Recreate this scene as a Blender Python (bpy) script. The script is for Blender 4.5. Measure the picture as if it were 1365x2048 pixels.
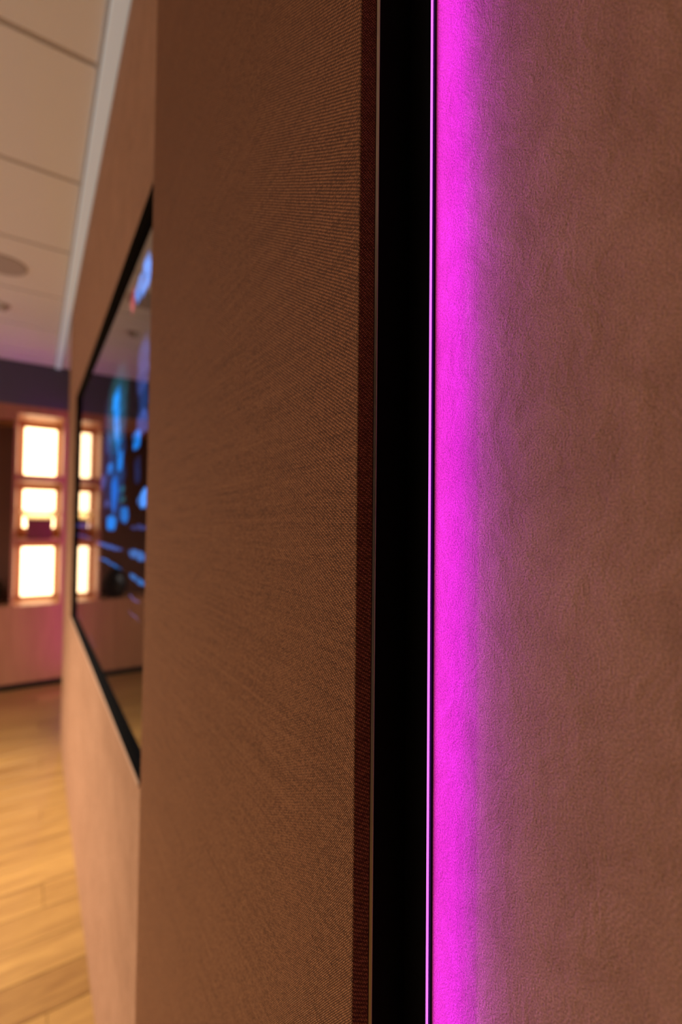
import bpy, bmesh, math, random
from mathutils import Matrix, Vector

random.seed(7)
S = bpy.context.scene
COL = S.collection
for o in list(bpy.data.objects):
    bpy.data.objects.remove(o, do_unlink=True)

# ------------------------------------------------------------------ camera
H = 1.39                     # lens height above the floor
F = 950.0                    # focal length in pixels of the 1365 x 2048 frame
yaw, pitch, roll = math.atan(618 / 950), math.radians(1.6), math.radians(0.6)
fw = Vector((math.sin(yaw) * math.cos(pitch), math.cos(yaw) * math.cos(pitch), math.sin(pitch)))
r0 = fw.cross(Vector((0, 0, 1))).normalized()
u0 = r0.cross(fw)
rr = r0 * math.cos(roll) + u0 * math.sin(roll)
uu = -r0 * math.sin(roll) + u0 * math.cos(roll)
cam_d = bpy.data.cameras.new('camera')
cam = bpy.data.objects.new('camera', cam_d)
COL.objects.link(cam)
m = Matrix((rr, uu, -fw)).transposed().to_4x4()
m.translation = Vector((0, 0, H))
cam.matrix_world = m
cam_d.sensor_fit = 'VERTICAL'
cam_d.sensor_height = 36
cam_d.sensor_width = 24
cam_d.lens = F * 36 / 2048
cam_d.clip_start = 0.01
cam_d.dof.use_dof = True
cam_d.dof.focus_distance = 0.236
cam_d.dof.aperture_fstop = 4.3
S.camera = cam

# ------------------------------------------------------------------ world, exposure
W = bpy.data.worlds.new('world')
S.world = W
W.use_nodes = True
W.node_tree.nodes['Background'].inputs[0].default_value = (1.0, 0.72, 0.5, 1)
W.node_tree.nodes['Background'].inputs[1].default_value = 0.02
S.view_settings.view_transform = 'Standard'
S.view_settings.look = 'None'
S.view_settings.gamma = 1
S.view_settings.use_curve_mapping = False
S.view_settings.exposure = 0.0

LAMP_COL = (1.0, 0.91, 0.79)
# recessed ceiling downlights of the room: x, y, watts, cone degrees
LAMPS = [(-0.85, 0.75, 40, 84), (-0.85, 1.95, 275, 80), (-0.62, 2.72, 240, 58),
         (-2.3, 1.75, 285, 150), (-2.3, 2.75, 235, 150)]
FILL_L = 1.32              # strength of the added cool fill, a window-shaped panel on the left wall
# magenta corner strip beside the fabric panel: a narrow-beam line of light facing the wall at 45 degrees
LED_W, LED_SPREAD = 1.12, 98

# ------------------------------------------------------------------ dimensions
D = 0.18                     # face of the long right-hand wall
WALL_END = 3.45              # where that wall stops
BACK = 4.75                  # face of the back wall and cabinet
CEIL = H + 1.335
LEFT, FRONT, FAR_RIGHT = -3.6, -1.0, 1.7
TVY0, TVY1, TVZ0, TVZ1 = 0.80, 2.80, H - 0.4825, H + 0.650
SCREEN_X = 0.1918


# ------------------------------------------------------------------ mesh helpers
def box(bm, x0, x1, y0, y1, z0, z1):
    v = [bm.verts.new(p) for p in ((x0, y0, z0), (x1, y0, z0), (x1, y1, z0), (x0, y1, z0),
                                   (x0, y0, z1), (x1, y0, z1), (x1, y1, z1), (x0, y1, z1))]
    for f in ((3, 2, 1, 0), (4, 5, 6, 7), (0, 1, 5, 4), (1, 2, 6, 5), (2, 3, 7, 6), (3, 0, 4, 7)):
        bm.faces.new([v[i] for i in f])


def prism(bm, poly, z0, z1):
    a = [bm.verts.new((x, y, z0)) for x, y in poly]
    b = [bm.verts.new((x, y, z1)) for x, y in poly]
    n = len(poly)
    for i in range(n):
        j = (i + 1) % n
        bm.faces.new((a[i], a[j], b[j], b[i]))
    bm.faces.new(a[::-1])
    bm.faces.new(b)


def lathe(bm, prof, cx=0, cy=0, seg=40, close=False):
    rings = []
    for r, z in prof:
        if r < 1e-6:
            rings.append([bm.verts.new((cx, cy, z))])
        else:
            rings.append([bm.verts.new((cx + r * math.cos(2 * math.pi * k / seg),
                                        cy + r * math.sin(2 * math.pi * k / seg), z)) for k in range(seg)])
    pairs = list(zip(rings, rings[1:]))
    if close:
        pairs.append((rings[-1], rings[0]))
    for a, b in pairs:
        for k in range(seg):
            q = (k + 1) % seg
            if len(a) == 1 and len(b) == 1:
                continue
            if len(a) == 1:
                bm.faces.new((a[0], b[q], b[k]))
            elif len(b) == 1:
                bm.faces.new((a[k], a[q], b[0]))
            else:
                bm.faces.new((a[k], a[q], b[q], b[k]))


def obj(name, bm, mat, parent=None, smooth=False, bevel=0.0):
    if bevel:
        bmesh.ops.bevel(bm, geom=list(bm.edges), offset=bevel, segments=2, affect='EDGES', profile=0.5)
    bmesh.ops.recalc_face_normals(bm, faces=list(bm.faces))
    if parent is not None:
        bmesh.ops.translate(bm, verts=list(bm.verts), vec=-parent.matrix_world.translation)
    me = bpy.data.meshes.new(name)
    bm.to_mesh(me)
    bm.free()
    if smooth:
        for p in me.polygons:
            p.use_smooth = True
    me.materials.append(mat)
    o = bpy.data.objects.new(name, me)
    COL.objects.link(o)
    if parent is not None:
        o.parent = parent
    return o


def boxobj(name, dims, mat, parent=None, bevel=0.0):
    bm = bmesh.new()
    box(bm, *dims)
    return obj(name, bm, mat, parent, bevel=bevel)


def thing(name, label, cat, loc, group=None):
    o = bpy.data.objects.new(name, None)
    o.empty_display_size = 0.05
    COL.objects.link(o)
    o.location = loc
    o.matrix_world = Matrix.Translation(loc)
    return tag(o, label, cat, group)


def tag(o, label, cat, group=None):
    o['label'] = label
    o['category'] = cat
    if group:
        o['group'] = group
    return o


def struct(o, label=None):
    o['kind'] = 'structure'
    if label:
        o['label'] = label
    return o


# ------------------------------------------------------------------ node helpers
class NT:
    def __init__(self, name):
        self.mat = bpy.data.materials.new(name)
        self.mat.use_nodes = True
        self.t = self.mat.node_tree
        self.t.nodes.clear()
        self.out = self.t.nodes.new('ShaderNodeOutputMaterial')
        self.b = self.t.nodes.new('ShaderNodeBsdfPrincipled')
        self.t.links.new(self.b.outputs[0], self.out.inputs[0])

    def put(self, sock, v):
        if isinstance(v, bpy.types.NodeSocket):
            self.t.links.new(v, sock)
        elif v is not None:
            if hasattr(sock.default_value, '__len__') and len(sock.default_value) == 4 and len(v) == 3:
                v = (*v, 1)
            sock.default_value = v

    def n(self, kind, **kw):
        nd = self.t.nodes.new(kind)
        for k, v in kw.items():
            if hasattr(nd, k):
                setattr(nd, k, v)
            else:
                self.put(nd.inputs[k], v)
        return nd

    def m(self, op, a, b=None, c=None, clamp=False):
        nd = self.t.nodes.new('ShaderNodeMath')
        nd.operation = op
        nd.use_clamp = clamp
        for i, v in enumerate((a, b, c)):
            if v is not None:
                self.put(nd.inputs[i], v)
        return nd.outputs[0]

    def coords(self):
        return self.n('ShaderNodeTexCoord').outputs['Object']

    def sep(self, v):
        s = self.n('ShaderNodeSeparateXYZ')
        self.put(s.inputs[0], v)
        return s.outputs

    def comb(self, x, y, z):
        s = self.n('ShaderNodeCombineXYZ')
        for i, v in enumerate((x, y, z)):
            self.put(s.inputs[i], v)
        return s.outputs[0]

    def noise(self, vec, scale, detail=3.0, rough=0.55, dist=0.0):
        nd = self.t.nodes.new('ShaderNodeTexNoise')
        self.put(nd.inputs['Vector'], vec)
        nd.inputs['Scale'].default_value = scale
        nd.inputs['Detail'].default_value = detail
        nd.inputs['Roughness'].default_value = rough
        nd.inputs['Distortion'].default_value = dist
        return nd.outputs['Fac']

    def ramp(self, fac, stops):
        nd = self.t.nodes.new('ShaderNodeValToRGB')
        cr = nd.color_ramp
        while len(cr.elements) < len(stops):
            cr.elements.new(0.5)
        for e, (p, c) in zip(cr.elements, stops):
            e.position = p
            e.color = (*c, 1) if len(c) == 3 else c
        self.put(nd.inputs[0], fac)
        return nd.outputs[0]

    def mix(self, fac, a, b, blend='MIX'):
        nd = self.t.nodes.new('ShaderNodeMix')
        nd.data_type = 'RGBA'
        nd.blend_type = blend
        self.put(nd.inputs[0], fac)
        self.put(nd.inputs[6], a)
        self.put(nd.inputs[7], b)
        return nd.outputs[2]

    def bump(self, h, dist, strength=1.0, prev=None):
        nd = self.t.nodes.new('ShaderNodeBump')
        nd.inputs['Strength'].default_value = strength
        nd.inputs['Distance'].default_value = dist
        self.put(nd.inputs['Height'], h)
        if prev is not None:
            self.put(nd.inputs['Normal'], prev)
        return nd.outputs[0]

    def set(self, **kw):
        for k, v in kw.items():
            self.put(self.b.inputs[k.replace('_', ' ')], v)
        return self.mat


def plain(name, col, rough=0.5, metal=0.0, var=0.06, scale=30.0, spec=0.5):
    t = NT(name)
    f = t.noise(t.coords(), scale, 3)
    c = t.mix(f, tuple(x * (1 - var) for x in col), tuple(min(1, x * (1 + var)) for x in col))
    t.set(Base_Color=c, Roughness=rough, Metallic=metal)
    t.b.inputs['Specular IOR Level'].default_value = spec
    return t.mat


def emit(name, col, strength):
    t = NT(name)
    t.set(Base_Color=(0.5, 0.5, 0.5), Roughness=0.6, Emission_Color=col)
    t.b.inputs['Emission Strength'].default_value = strength
    return t.mat


# ------------------------------------------------------------------ materials
def mat_plaster():
    t = NT('suede_plaster')
    c = t.coords()
    big = t.noise(c, 9.0, 5, 0.6, 0.4)
    mid = t.noise(c, 42.0, 4, 0.6, 0.6)
    x, y, z = t.sep(c)[0:3]
    st = t.noise(t.comb(x, t.m('MULTIPLY', y, 2.6), t.m('MULTIPLY', z, 0.7)), 16.0, 4, 0.6, 0.8)
    fac = t.m('ADD', t.m('MULTIPLY', big, 0.35), t.m('ADD', t.m('MULTIPLY', mid, 0.3), t.m('MULTIPLY', st, 0.35)))
    col = t.ramp(fac, [(0.30, (0.35, 0.168, 0.084)), (0.5, (0.47, 0.236, 0.125)), (0.70, (0.57, 0.298, 0.166))])
    grain = t.noise(c, 1350.0, 2, 0.7)
    grain2 = t.noise(c, 850.0, 2, 0.6)
    col = t.mix(0.62, col, t.ramp(grain, [(0.34, (0.22, 0.22, 0.22)), (0.62, (1.15, 1.15, 1.15))]), 'MULTIPLY')
    b1 = t.bump(grain, 0.0008, 0.6)
    b2 = t.bump(grain2, 0.0007, 0.45, b1)
    b3 = t.bump(mid, 0.010, 0.22, t.bump(st, 0.004, 0.08, b2))
    t.set(Base_Color=col, Roughness=0.72, Normal=b3)
    t.b.inputs['Specular IOR Level'].default_value = 0.3
    return t.mat


def mat_fabric():
    t = NT('woven_brown_fabric')
    c = t.coords()
    s = t.sep(c)
    u = t.m('SUBTRACT', s[1], s[0])          # runs on round the wrapped edge
    v = s[2]
    wob = t.m('MULTIPLY', t.m('SUBTRACT', t.noise(c, 45.0, 2), 0.5), 0.0009)
    v = t.m('ADD', v, wob)
    q, p = 0.00108, 0.00086
    vr = t.m('DIVIDE', v, p)
    row = t.m('FLOOR', vr)
    uq = t.m('ADD', t.m('DIVIDE', u, q), t.m('MULTIPLY', row, -0.3333))
    fu = t.m('SUBTRACT', t.m('FRACT', uq), 0.5)
    fv = t.m('ADD', t.m('SUBTRACT', t.m('FRACT', vr), 0.5), t.m('MULTIPLY', fu, 0.38))
    hu = t.m('SUBTRACT', 1.0, t.m('MULTIPLY', t.m('MULTIPLY', fu, fu), 4.0))
    hv = t.m('SUBTRACT', 1.0, t.m('MULTIPLY', t.m('MULTIPLY', fv, fv), 4.0))
    knob = t.m('POWER', t.m('MULTIPLY', t.m('MAXIMUM', hu, 0.0), t.m('MAXIMUM', hv, 0.0)), 1.25)
    # twill grooves running diagonally between the ribs of knobs
    ph = t.m('SUBTRACT', t.m('DIVIDE', u, q), t.m('MULTIPLY', vr, 1.3333))
    rib = t.m('ADD', t.m('MULTIPLY', t.m('COSINE', t.m('MULTIPLY', ph, 2 * math.pi / 3.0)), 0.24), 0.84)
    knob = t.m('MULTIPLY', knob, rib)
    # every knob of thread a shade of its own, every weft line too
    wn = t.n('ShaderNodeTexWhiteNoise', noise_dimensions='2D')
    t.put(wn.inputs['Vector'], t.comb(t.m('FLOOR', uq), row, 0.0))
    slub = t.noise(t.comb(t.m('MULTIPLY', u, 10.0), t.m('MULTIPLY', v, 800.0), 0.0), 1.0, 3, 0.65)
    slub2 = t.noise(t.comb(t.m('MULTIPLY', u, 4.0), t.m('MULTIPLY', v, 260.0), 0.0), 1.0, 3, 0.6)
    fibre = t.noise(t.comb(t.m('MULTIPLY', u, 7.0), t.m('MULTIPLY', v, 1500.0), 0.0), 1.0, 2, 0.6)
    fibre = t.m('MULTIPLY', t.m('SUBTRACT', fibre, 0.60), 4.0, clamp=True)
    tone = t.m('ADD', t.m('MULTIPLY', wn.outputs['Value'], 0.62),
               t.m('ADD', t.m('MULTIPLY', slub, 0.85), t.m('ADD', t.m('MULTIPLY', slub2, 0.45), t.m('MULTIPLY', fibre, 0.5))))
    shade = t.m('MULTIPLY', t.m('MULTIPLY', t.m('ADD', t.m('MULTIPLY', knob, 1.0), 0.11), rib), tone, clamp=True)
    col = t.ramp(shade, [(0.0, (0.033, 0.0095, 0.003)), (0.33, (0.162, 0.056, 0.020)), (0.95, (0.75, 0.325, 0.136))])
    b1 = t.bump(knob, 0.00035, 0.8)
    t.set(Base_Color=col, Roughness=0.75, Normal=b1)
    t.b.inputs['Specular IOR Level'].default_value = 0.25
    t.b.inputs['Sheen Weight'].default_value = 0.0
    return t.mat


def mat_wood(name, dark, light, axis, scale=1.0, rough=0.45, per_object=0.25):
    t = NT(name)
    c = t.coords()
    oi = t.n('ShaderNodeObjectInfo')
    s = t.sep(c)
    k = [14.0, 14.0, 14.0]
    k[axis] = 1.3
    off = t.m('MULTIPLY', oi.outputs['Random'], 37.0)
    vec = t.comb(t.m('ADD', t.m('MULTIPLY', s[0], k[0]), off), t.m('MULTIPLY', s[1], k[1]), t.m('MULTIPLY', s[2], k[2]))
    g = t.noise(vec, 1.6 * scale, 6, 0.62, 0.8)
    fine = t.noise(vec, 9.0 * scale, 4, 0.6)
    fac = t.m('ADD', t.m('MULTIPLY', g, 0.75), t.m('MULTIPLY', fine, 0.25))
    fac = t.m('ADD', fac, t.m('MULTIPLY', t.m('SUBTRACT', oi.outputs['Random'], 0.5), per_object))
    col = t.ramp(fac, [(0.30, dark), (0.70, light)])
    t.set(Base_Color=col, Roughness=rough, Normal=t.bump(fine, 0.0006, 0.4))
    return t.mat


def mat_screen():
    """glossy black display showing a dark night picture with blue lights"""
    t = NT('display_screen')
    c = t.coords()
    w1 = t.n('ShaderNodeTexNoise', noise_dimensions='3D')
    t.put(w1.inputs['Vector'], c)
    w1.inputs['Scale'].default_value = 22.0
    ws = t.sep(w1.outputs['Color'])
    cs = t.sep(c)
    s = [cs[0], t.m('ADD', cs[1], t.m('MULTIPLY', t.m('SUBTRACT', ws[0], 0.5), 0.11)),
         t.m('ADD', cs[2], t.m('MULTIPLY', t.m('SUBTRACT', ws[1], 0.5), 0.016))]
    grainy = t.noise(c, 34.0, 3, 0.7)
    # centre along the wall, centre height, half sizes, colour, strength
    acc = None
    for (yc, zc, hy, hz, col, st) in PATCHES:
        dy = t.m('DIVIDE', t.m('ABSOLUTE', t.m('SUBTRACT', s[1], yc)), hy)
        dz = t.m('DIVIDE', t.m('ABSOLUTE', t.m('SUBTRACT', s[2], zc)), hz)
        r = t.m('ADD', t.m('POWER', dy, 2.5), t.m('POWER', dz, 2.5))
        k = t.m('MULTIPLY', t.m('SUBTRACT', 1.4, r), 1.0, clamp=True)
        cc = t.mix(k, (0, 0, 0), tuple(x * st * 1.05 for x in col))
        acc = cc if acc is None else t.mix(1.0, acc, cc, 'ADD')
    acc = t.mix(1.0, acc, t.ramp(grainy, [(0.30, (0.12, 0.12, 0.12)), (0.52, (1, 1, 1))]), 'MULTIPLY')
    t.set(Base_Color=(0.004, 0.004, 0.005), Roughness=0.03, Emission_Color=acc)
    t.b.inputs['Emission Strength'].default_value = 1.0
    return t.mat


def on_screen(px, py):
    d = fw + rr * ((px - 682.5) / F) + uu * ((1024 - py) / F)
    p = d * (SCREEN_X / d.x)
    return p.y, p.z + H


def patch(x0, y0, x1, y1, col, st):
    """a coloured area of the picture on the display, from two opposite corners seen in the photograph"""
    a, b = on_screen(x0, y0), on_screen(x1, y1)
    return ((a[0] + b[0]) / 2, (a[1] + b[1]) / 2, abs(a[0] - b[0]) * 0.42 + 1e-3, abs(a[1] - b[1]) * 0.42 + 1e-3, col, st)


BLUE, SKY, TEAL, LILAC, NAVY = (0.0, 0.24, 0.9), (0.08, 0.32, 1.0), (0.01, 0.11, 0.13), (0.05, 0.08, 0.30), (0.002, 0.03, 0.13)
PATCHES = [
    patch(220, 780, 250, 1066, (0.0, 0.045, 0.17), 0.8), patch(206, 800, 222, 1060, (0.02, 0.02, 0.07), 0.8),
    patch(214, 765, 258, 895, TEAL, 0.55), patch(226, 785, 241, 842, BLUE, 1.0), patch(229, 842, 241, 880, SKY, 0.75),
    patch(230, 880, 242, 905, BLUE, 0.6), patch(233, 905, 246, 942, BLUE, 0.8), patch(213, 930, 226, 947, BLUE, 0.6),
    patch(223, 950, 236, 1030, (0.0, 0.12, 0.6), 0.9), patch(212, 1030, 233, 1064, BLUE, 1.0),
    patch(240, 1012, 257, 1050, BLUE, 0.7), patch(239, 972, 252, 984, TEAL, 0.7), patch(239, 992, 252, 1006, TEAL, 0.7),
    patch(203, 950, 212, 980, LILAC, 0.8), patch(209, 1000, 220, 1014, LILAC, 0.8), patch(212, 870, 224, 905, LILAC, 0.5),
    patch(274, 690, 302, 772, LILAC, 0.65), patch(276, 772, 298, 835, NAVY, 1.0), patch(272, 832, 300, 862, LILAC, 0.9),
    patch(263, 868, 286, 893, BLUE, 0.95), patch(270, 915, 282, 970, NAVY, 0.5), patch(279, 980, 299, 1017, SKY, 1.1),
    patch(258, 1050, 298, 1062, LILAC, 0.5),
    patch(284, 530, 301, 570, SKY, 1.1), patch(273, 566, 286, 592, SKY, 0.9), patch(262, 580, 272, 618, (0.5, 0.06, 0.09), 0.9),
    patch(152, 1047, 186, 1058, LILAC, 0.8), patch(152, 1067, 186, 1080, LILAC, 0.8),
    patch(192, 1081, 250, 1107, (0.05, 0.15, 0.55), 0.8), patch(256, 1095, 298, 1128, (0.05, 0.20, 0.62), 0.8),
    patch(197, 1112, 246, 1143, (0.02, 0.18, 0.62), 0.8), patch(255, 1142, 296, 1178, (0.03, 0.20, 0.62), 0.8),
    patch(256, 1187, 284, 1212, LILAC, 0.7), patch(256, 1222, 280, 1242, LILAC, 0.6),
    patch(153, 1220, 166, 1246, LILAC, 0.5), patch(176, 1266, 192, 1296, LILAC, 0.5),
]

M = {
    'plaster': mat_plaster(),
    'fabric': mat_fabric(),
    'screen': mat_screen(),
    'floor_wood': mat_wood('oak_floor_boards', (0.17, 0.072, 0.015), (0.37, 0.195, 0.050), 0, 1.0, 0.42, 0.16),
    'cabinet_wood': mat_wood('warm_veneer', (0.33, 0.138, 0.058), (0.46, 0.21, 0.092), 2, 0.8, 0.5, 0.05),
    'tile': plain('ceiling_tile_white', (0.88, 0.92, 0.96), 0.9, 0, 0.03, 220),
    'grid': plain('ceiling_grid_grey', (0.50, 0.47, 0.44), 0.7),
    'black': plain('matt_black_frame', (0.0025, 0.002, 0.002), 0.75, 0, 0.1, 30, 0.1),
    'metal': plain('brushed_edge_metal', (0.60, 0.54, 0.48), 0.30, 1.0, 0.08, 90),
    'frieze': plain('dark_grey_paint', (0.085, 0.078, 0.105), 0.7),
    'room': plain('warm_wall_paint', (0.55, 0.52, 0.49), 0.85),
    'bounce_cut': plain('bounce_cut_dark', (0.045, 0.034, 0.028), 0.85),  # near-black so the unseen front wall soaks up bounced light
    'black_gloss': plain('black_glaze', (0.006, 0.005, 0.006), 0.3),
    'speaker': plain('grey_speaker_grille', (0.50, 0.48, 0.48), 0.8, 0, 0.12, 900),
    'rim': plain('off_white_plastic', (0.55, 0.50, 0.47), 0.6),
    'oxblood': plain('oxblood_leather', (0.17, 0.04, 0.032), 0.5, 0, 0.15, 60),
    'led': emit('magenta_led_diffuser', (0.85, 0.16, 1.0), 1.4),
    'led_far': emit('magenta_led_diffuser_far', (0.85, 0.02, 1.0), 8.5),
    'lens': emit('downlight_lens', (1.0, 0.72, 0.45), 6.0),
    'lining': plain('dark_brown_lining', (0.13, 0.04, 0.018), 0.6),
    'plinth': plain('black_plinth', (0.006, 0.005, 0.005), 0.6),
    'edge': plain('pale_plaster_edge', (0.50, 0.30, 0.19), 0.6),
}


def mat_lightbox():
    t = NT('backlit_warm_panel')
    g = t.noise(t.coords(), 3.0, 2)
    col = t.mix(g, (1.0, 0.66, 0.33), (1.0, 0.72, 0.40))
    t.set(Base_Color=(0.8, 0.75, 0.65), Roughness=0.6, Emission_Color=col)
    t.b.inputs['Emission Strength'].default_value = 5.6
    return t.mat


M['lightbox'] = mat_lightbox()


def mat_frosted():
    t = NT('frosted_cream_glass')
    g = t.noise(t.coords(), 40.0, 2)
    t.set(Base_Color=t.mix(g, (0.86, 0.78, 0.62), (0.92, 0.85, 0.70)), Roughness=0.35)
    t.b.inputs['Transmission Weight'].default_value = 0.95
    t.b.inputs['IOR'].default_value = 1.16
    return t.mat


M['frosted'] = mat_frosted()
M['trim'] = emit('cool_white_glow_trim', (0.45, 0.85, 1.0), 0.15)  # ceiling edge trim; faint cool emission added to make it brighter and bluer
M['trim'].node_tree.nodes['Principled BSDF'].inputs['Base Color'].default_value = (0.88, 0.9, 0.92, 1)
M['fill_pane'] = emit('cool_fill_pane', (0.86, 0.93, 1.0), FILL_L)

# ------------------------------------------------------------------ the room
# long right-hand wall with a shallow niche for the display
bm = bmesh.new()
ys = [FRONT, TVY0, TVY1, WALL_END]
zs = [0.0, TVZ0, TVZ1, CEIL]
grid = [[bm.verts.new((D, y, z)) for z in zs] for y in ys]
for i in range(3):
    for j in range(3):
        if not (i == 1 and j == 1):
            bm.faces.new((grid[i][j], grid[i][j + 1], grid[i + 1][j + 1], grid[i + 1][j]))
NX = SCREEN_X + 0.032
hole = [grid[1][1], grid[2][1], grid[2][2], grid[1][2]]
inner = [bm.verts.new((NX, v.co.y, v.co.z)) for v in hole]
for i in range(4):
    j = (i + 1) % 4
    bm.faces.new((hole[i], hole[j], inner[j], inner[i]))
bm.faces.new(inner)
XB = D + 0.30
bk = [bm.verts.new((XB, y, z)) for y, z in ((FRONT, 0), (WALL_END, 0), (WALL_END, CEIL), (FRONT, CEIL))]
bm.faces.new(bk)
bm.faces.new([grid[3][j] for j in range(4)] + [bk[2], bk[1]])
bm.faces.new([grid[0][j] for j in range(4)] + [bk[3], bk[0]])
bm.faces.new([grid[i][3] for i in range(4)] + [bk[2], bk[3]])
bm.faces.new([grid[i][0] for i in range(4)] + [bk[1], bk[0]])
struct(obj('wall_right', bm, M['plaster']), 'brown suede-textured plaster wall running off to the left')

struct(boxobj('wall_back', (LEFT, FAR_RIGHT, BACK + 0.42, BACK + 0.52, 0, CEIL), M['room']))
struct(boxobj('wall_left', (LEFT - 0.1, LEFT, FRONT, BACK + 0.52, 0, CEIL), M['room']))
fill_win = struct(boxobj('fill_window', (LEFT - 0.001, LEFT + 0.012, 0.9, 3.4, 0.85, 2.35), M['fill_pane'], None))  # unseen glowing panel, added to bring cooler light to ceiling and walls
fill_win['label'] = 'added cool fill light shaped as a window, unseen, on the left wall'
for d in ((0.84, 0.9, 0.79, 2.41), (3.4, 3.46, 0.79, 2.41), (0.9, 3.4, 0.79, 0.85), (0.9, 3.4, 2.35, 2.41), (2.125, 2.175, 0.85, 2.35)):
    f = boxobj('fill_window_frame', (LEFT, LEFT + 0.04, *d), M['rim'])
    f.parent = fill_win
struct(boxobj('wall_front', (LEFT, FAR_RIGHT, FRONT - 0.1, FRONT, 0, CEIL), M['bounce_cut']))  # unseen wall, set close and dark to block bounce from behind the camera
struct(boxobj('wall_far_right', (FAR_RIGHT, FAR_RIGHT + 0.1, FRONT, BACK + 0.52, 0, CEIL), M['room']))
struct(boxobj('trim_2', (LEFT, FAR_RIGHT, BACK, BACK + 0.42, H + 0.972, CEIL), M['frieze']),
       'dark grey bulkhead above the back cabinet')

# floor: boards laid across the room, each one a piece
floor = struct(boxobj('floor', (LEFT, FAR_RIGHT, FRONT, BACK + 0.42, -0.05, -0.012), M['plinth']), 'oak board floor')
BW, BL = 0.145, 1.45
bm = bmesh.new()
box(bm, -BL / 2 + 0.0006, BL / 2 - 0.0006, -BW / 2 + 0.0012, BW / 2 - 0.0012, -0.012, 0.0)
bmesh.ops.bevel(bm, geom=[e for e in bm.edges if all(v.co.z > -0.001 for v in e.verts)], offset=0.0012, segments=1, affect='EDGES')
bmesh.ops.recalc_face_normals(bm, faces=list(bm.faces))
plank_me = bpy.data.meshes.new('floor_board')
bm.to_mesh(plank_me)
bm.free()
plank_me.materials.append(M['floor_wood'])
rows = int((BACK + 0.40 - FRONT) / BW)
for r in range(rows):
    y = FRONT + BW * (r + 0.5)
    x = LEFT + BL * (0.5 + (0.0, -0.47, -0.21, -0.68)[r % 4])
    while x - BL / 2 < FAR_RIGHT - 0.2:
        xs = max(x - BL / 2, LEFT)
        xe = min(x + BL / 2, FAR_RIGHT)
        o = bpy.data.objects.new('floor_board', plank_me)
        COL.objects.link(o)
        o.parent = floor
        o.location = ((xs + xe) / 2, y, 0.0)
        o.scale = ((xe - xs) / BL, 1, 1)
        x += BL

# ceiling: tiles on a recessed grid
ceiling = struct(boxobj('ceiling', (LEFT, FAR_RIGHT, FRONT, BACK + 0.52, CEIL + 0.006, CEIL + 0.08), M['grid']),
                 'white tiled ceiling')
TL, GAP = 0.58, 0.018
Y0 = 1.532 - 4 * TL
bm = bmesh.new()
box(bm, -TL / 2 + GAP / 2, TL / 2 - GAP / 2, -TL / 2 + GAP / 2, TL / 2 - GAP / 2, 0.0, 0.006)
bmesh.ops.bevel(bm, geom=[e for e in bm.edges if all(v.co.z < 0.001 for v in e.verts)], offset=0.0025, segments=1, affect='EDGES')
bmesh.ops.recalc_face_normals(bm, faces=list(bm.faces))
tile_me = bpy.data.meshes.new('ceiling_tile')
bm.to_mesh(tile_me)
bm.free()
tile_me.materials.append(M['tile'])


def tile(x0, x1, y0, y1):
    o = bpy.data.objects.new('ceiling_tile', tile_me)
    COL.objects.link(o)
    o.parent = ceiling
    o.location = ((x0 + x1) / 2, (y0 + y1) / 2, CEIL)
    o.scale = ((x1 - x0) / TL, (y1 - y0) / TL, 1)


TX = D - 0.042
yb = [max(FRONT, Y0 + k * TL) for k in range(0, 13)]
yb = [FRONT] + [Y0 + k * TL for k in range(1, 13) if Y0 + k * TL < BACK - 0.1] + [BACK]
for a, b in zip(yb, yb[1:]):
    x = TX
    while x > LEFT + 0.05:
        tile(max(LEFT, x - TL), x, a, b)
        x -= TL
for a, b in zip(yb, yb[1:]):
    if b > WALL_END + 0.1:
        for x0, x1 in ((D, 0.76), (0.76, 1.23), (1.23, FAR_RIGHT)):
            tile(x0, x1, max(a, WALL_END), b)
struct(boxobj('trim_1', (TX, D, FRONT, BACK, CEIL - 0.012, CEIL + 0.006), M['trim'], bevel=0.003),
       'pale cool-white trim with an added faint glow, between ceiling tiles and wall')

# ------------------------------------------------------------------ acoustic panel
PY0, PY1, PZ0, PZ1 = 0.187, 0.690, 0.12, 2.56
FX0, FX1, MX1, BX1 = 0.1307, 0.1403, 0.1413, 0.1776
panel = thing('acoustic_panel', 'tall brown woven fabric acoustic panel with black sides fixed on the plaster wall',
              'wall panel', (FX0, (PY0 + PY1) / 2, PZ0))
bm = bmesh.new()
box(bm, FX0, FX1, PY0, PY1, PZ0, PZ1)
fab = obj('fabric_cover', bm, M['fabric'], panel, bevel=0.0009)
fab['label'] = 'brown woven fabric wrapped round the panel edge'
for y, sg in ((PY0, -1), (PY1, 1)):
    bm = bmesh.new()
    prism(bm, [(FX1, y), (MX1, y + sg * 0.0010), (MX1 + 0.0002, y + sg * 0.0010), (MX1 + 0.0002, y - sg * 0.001), (FX1, y - sg * 0.001)], PZ0, PZ1)
    me_edge = obj('metal_edge', bm, M['metal'], panel)
    me_edge['label'] = 'thin brushed metal edge line'
boxobj('core_board', (FX1, MX1, PY0 + 0.001, PY1 - 0.001, PZ0, PZ1), M['black'], panel)
bf = boxobj('back_frame', (MX1 + 0.0002, BX1, PY0, PY1, PZ0, PZ1), M['black'], panel)
bf['label'] = 'matt black frame side'

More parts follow.
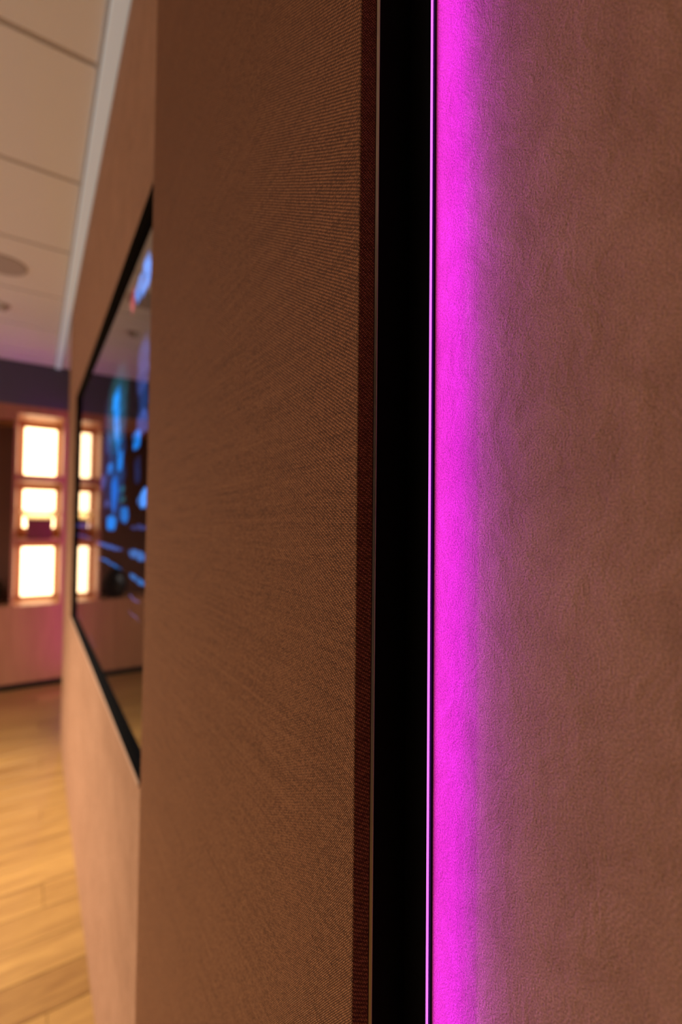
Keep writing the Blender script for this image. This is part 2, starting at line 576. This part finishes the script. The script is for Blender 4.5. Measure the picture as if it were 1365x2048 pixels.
# ------------------------------------------------------------------ LED corner profile beside the panel
AX, AY, BXX, BYY = 0.1625, 0.1709, 0.1784, 0.1864
led = thing('led_light_strip', 'glowing magenta light strip in a black profile between panel side and wall',
            'light strip', (0.172, 0.182, PZ0))
bm = bmesh.new()
nx, ny = 0.7, -0.714
e = 0.00035
prism(bm, [(AX - nx * e, AY - ny * e), (BXX - nx * e, BYY - ny * e), (BXX, 0.1851), (D - 0.0002, 0.1851),
           (D - 0.0002, PY0 - 0.0003), (AX - nx * e, PY0 - 0.0003)], PZ0, PZ1)
obj('profile_body', bm, M['black'], led)
bm = bmesh.new()
prism(bm, [(AX, AY), (BXX, BYY), (BXX - nx * e, BYY - ny * e), (AX - nx * e, AY - ny * e)], PZ0, PZ1)
o = obj('diffuser', bm, M['led'], led)
o['label'] = 'magenta glowing diffuser'
al = bpy.data.lights.new('strip_light', 'AREA')
al.shape = 'RECTANGLE'
al.size = 0.0218
al.size_y = PZ1 - PZ0
al.energy = LED_W
al.color = (0.29, 0.0, 1.0)
al.spread = math.radians(LED_SPREAD)
alo = bpy.data.objects.new('strip_light', al)
COL.objects.link(alo)
dirn = Vector((nx, ny, 0)).normalized()
zax = -dirn
yax = Vector((0, 0, 1))
xax = yax.cross(zax)
mw = Matrix((xax, yax, zax)).transposed().to_4x4()
mw.translation = Vector(((AX + BXX) / 2, (AY + BYY) / 2, (PZ0 + PZ1) / 2)) + dirn * 0.0004
alo.parent = led
alo.matrix_parent_inverse = led.matrix_world.inverted()
alo.matrix_world = mw

# ------------------------------------------------------------------ wall display in the niche
tv = thing('wall_display', 'large black glossy screen showing blue lights, set into the plaster wall', 'screen',
           (SCREEN_X, (TVY0 + TVY1) / 2, TVZ0))
g = 0.0015
fr = boxobj('housing', (SCREEN_X + 0.004, NX - 0.002, TVY0 + 0.002, TVY1 - 0.002, TVZ0 + 0.002, TVZ1 - 0.002), M['black'], tv)
for nm, d in (('frame_side', (D - 0.002, NX - 0.003, TVY0 + 0.0005, TVY0 + 0.002, TVZ0 + 0.0005, TVZ1 - 0.0005)),
              ('frame_side', (D - 0.002, NX - 0.003, TVY1 - 0.002, TVY1 - 0.0005, TVZ0 + 0.0005, TVZ1 - 0.0005)),
              ('frame_side', (D - 0.002, NX - 0.003, TVY0 + 0.002, TVY1 - 0.002, TVZ1 - 0.002, TVZ1 - 0.0005)),
              ('frame_side', (D - 0.002, NX - 0.003, TVY0 + 0.002, TVY1 - 0.002, TVZ0 + 0.0005, TVZ0 + 0.002))):
    boxobj(nm, d, M['black'], tv)
# the screen keeps world coordinates for its picture: its object origin is the world origin
bm = bmesh.new()
box(bm, SCREEN_X, SCREEN_X + 0.004, TVY0 + 0.002, TVY1 - 0.002, TVZ0 + 0.002, TVZ1 - 0.002)
bmesh.ops.recalc_face_normals(bm, faces=list(bm.faces))
me = bpy.data.meshes.new('screen')
bm.to_mesh(me)
bm.free()
me.materials.append(M['screen'])
scr = bpy.data.objects.new('screen', me)
COL.objects.link(scr)
scr.parent = tv
scr.location = -tv.matrix_world.translation
scr['label'] = 'glossy black screen with blue picture'
boxobj('lower_edge_trim', (D - 0.003, D - 0.0003, 0.955, TVY1, TVZ0 - 0.010, TVZ0 - 0.001), M['edge'], tv, bevel=0.001)

# ------------------------------------------------------------------ display cabinet on the back wall
CY0, CY1 = BACK, BACK + 0.40
cab = thing('display_cabinet', 'wooden display cabinet with glowing backlit shelves on the back wall', 'cabinet',
            (0.0, BACK + 0.2, 0.0))
CX0, CX1 = -1.55, 0.30
WD = M['cabinet_wood']
CT, CB = H + 0.972, H - 0.695          # top of carcass, top of base
cells = [(-1.50, -0.92), (-0.88, -0.140), (-0.117, 0.213)]
topz = [0.846, 0.846, 0.905]
boxobj('base_panel', (CX0, CX1, CY0, CY1, 0.062, CB), WD, cab)
boxobj('plinth', (CX0, CX1, CY0 + 0.05, CY1, 0.0, 0.062), M['plinth'], cab)
boxobj('back_panel', (CX0, CX1, CY1 - 0.012, CY1, CB, CT), WD, cab)
edges = [CX0] + [x for c in cells for x in c] + [CX1]
for k in range(0, len(edges), 2):
    boxobj('upright', (edges[k], edges[k + 1], CY0, CY1 - 0.012, CB, CT), WD, cab)
for (x0, x1), tz in zip(cells, topz):
    boxobj('top_rail', (x0, x1, CY0, CY1 - 0.012, H + tz, CT), WD, cab)
x0, x1 = cells[2]
for z0, z1 in ((0.344, 0.394), (-0.174, -0.143)):
    boxobj('shelf', (x0, x1, CY0 + 0.005, CY1 - 0.012, H + z0, H + z1), WD, cab)
for z0, z1 in ((0.394, 0.905), (-0.085, 0.344), (-0.695, -0.174)):
    a = boxobj('light_panel', (x0 + 0.046, x1 - 0.040, CY1 - 0.030, CY1 - 0.0125, H + z0 + 0.035, H + z1 - 0.055), M['lightbox'], cab)
    a['label'] = 'warm glowing backlit panel'
for x0, x1 in (cells[0],):
    for z in (-0.15, 0.35):
        boxobj('shelf', (x0, x1, CY0 + 0.005, CY1 - 0.012, H + z, H + z + 0.03), WD, cab)

lin = boxobj('dark_lining', (cells[1][0], cells[1][1], CY1 - 0.018, CY1 - 0.0125, CB, H + 0.846), M['lining'], cab)
lin['label'] = 'dark brown back lining'

# box and bowl on the middle lit shelf
SHZ = H - 0.143
bxo = thing('gift_box', 'small dark oxblood box on the middle backlit shelf', 'box', (0.055, CY0 + 0.10, SHZ))
boxobj('box_body', (-0.036, 0.146, CY0 + 0.03, CY0 + 0.19, SHZ, SHZ + 0.132), M['oxblood'], bxo, bevel=0.004)
boxobj('lid', (-0.039, 0.149, CY0 + 0.027, CY0 + 0.193, SHZ + 0.132, SHZ + 0.166), M['oxblood'], bxo, bevel=0.004)
bm = bmesh.new()
bz = SHZ + 0.166
lathe(bm, [(0.0, bz), (0.090, bz), (0.100, bz + 0.008), (0.128, bz + 0.040), (0.142, bz + 0.078), (0.1385, bz + 0.078),
           (0.122, bz + 0.040), (0.094, bz + 0.012), (0.0, bz + 0.006)], 0.052, CY0 + 0.165, 48)
tag(obj('glass_bowl', bm, M['frosted'], None, smooth=True),
    'wide shallow cream glass bowl standing on the dark box', 'bowl')

# black vase in the dark cell beside it
bm = bmesh.new()
vz = CB
lathe(bm, [(0.0, vz), (0.05, vz), (0.075, vz + 0.03), (0.098, vz + 0.09), (0.100, vz + 0.14), (0.085, vz + 0.20), (0.052, vz + 0.245),
           (0.030, vz + 0.262), (0.028, vz + 0.285), (0.036, vz + 0.30), (0.030, vz + 0.298), (0.022, vz + 0.27), (0.0, vz + 0.262)],
      -0.292, CY0 + 0.17, 40)
tag(obj('vase', bm, M['black_gloss'], None, smooth=True), 'round black vase in the dark cabinet cell beside the lit shelves', 'vase')

# ------------------------------------------------------------------ pier and magenta strip at the end of the cabinet
struct(boxobj('trim_3', (0.335, 0.60, BACK - 0.28, BACK + 0.42, 0, CEIL), M['plaster']), 'plaster pier at the end of the cabinet')
fl = thing('led_light_strip', 'magenta light strip on the pier at the end of the display cabinet', 'light strip',
           (0.328, BACK - 0.20, 0.1))
boxobj('profile_body', (0.325, 0.3345, BACK - 0.24, BACK - 0.16, 0.1, CEIL - 0.42), M['black'], fl)
boxobj('diffuser', (0.321, 0.325, BACK - 0.23, BACK - 0.17, 0.11, CEIL - 0.43), M['led_far'], fl)

# ------------------------------------------------------------------ ceiling fittings
sp = thing('ceiling_speaker', 'round grey speaker flush in the ceiling tiles', 'speaker', (-0.165, 3.0, CEIL))
bm = bmesh.new()
lathe(bm, [(0.0, CEIL - 0.006), (0.06, CEIL - 0.006), (0.098, CEIL - 0.004), (0.098, CEIL), (0.0, CEIL)], -0.165, 3.0, 48)
obj('grille', bm, M['speaker'], sp)
bm = bmesh.new()
lathe(bm, [(0.098, CEIL - 0.006), (0.112, CEIL - 0.005), (0.114, CEIL), (0.098, CEIL)], -0.165, 3.0, 48, close=True)
obj('rim', bm, M['speaker'], sp)
sd = thing('smoke_detector', 'small round detector on the ceiling beyond the speaker', 'detector', (-0.185, 3.57, CEIL))
bm = bmesh.new()
lathe(bm, [(0.0, CEIL - 0.03), (0.022, CEIL - 0.028), (0.032, CEIL - 0.012), (0.032, CEIL), (0.0, CEIL)], -0.185, 3.57, 32)
obj('detector_body', bm, M['speaker'], sd, smooth=True)
bm = bmesh.new()
lathe(bm, [(0.032, CEIL - 0.008), (0.042, CEIL - 0.007), (0.043, CEIL), (0.032, CEIL)], -0.185, 3.57, 32, close=True)
obj('base_ring', bm, M['rim'], sd)

for i, (x, y, w, ang) in enumerate(LAMPS):
    t = thing('downlight', 'recessed warm ceiling downlight out in the room', 'downlight', (x, y, CEIL), 'recessed downlights of the room')
    bm = bmesh.new()
    lathe(bm, [(0.040, CEIL - 0.001), (0.044, CEIL - 0.005), (0.055, CEIL - 0.004), (0.056, CEIL), (0.040, CEIL)], x, y, 32, close=True)
    obj('trim_ring', bm, M['rim'], t)
    bm = bmesh.new()
    lathe(bm, [(0.0, CEIL - 0.002), (0.0398, CEIL - 0.002), (0.0398, CEIL), (0.0, CEIL)], x, y, 32)
    obj('lens', bm, M['lens'], t)
    ld = bpy.data.lights.new('downlight_lamp', 'SPOT')
    ld.energy = w
    ld.color = LAMP_COL
    ld.spot_size = math.radians(ang)
    ld.spot_blend = 0.75
    ld.shadow_soft_size = 0.045
    lo = bpy.data.objects.new('downlight_lamp', ld)
    COL.objects.link(lo)
    lo.parent = t
    lo.location = (0, 0, -0.055)
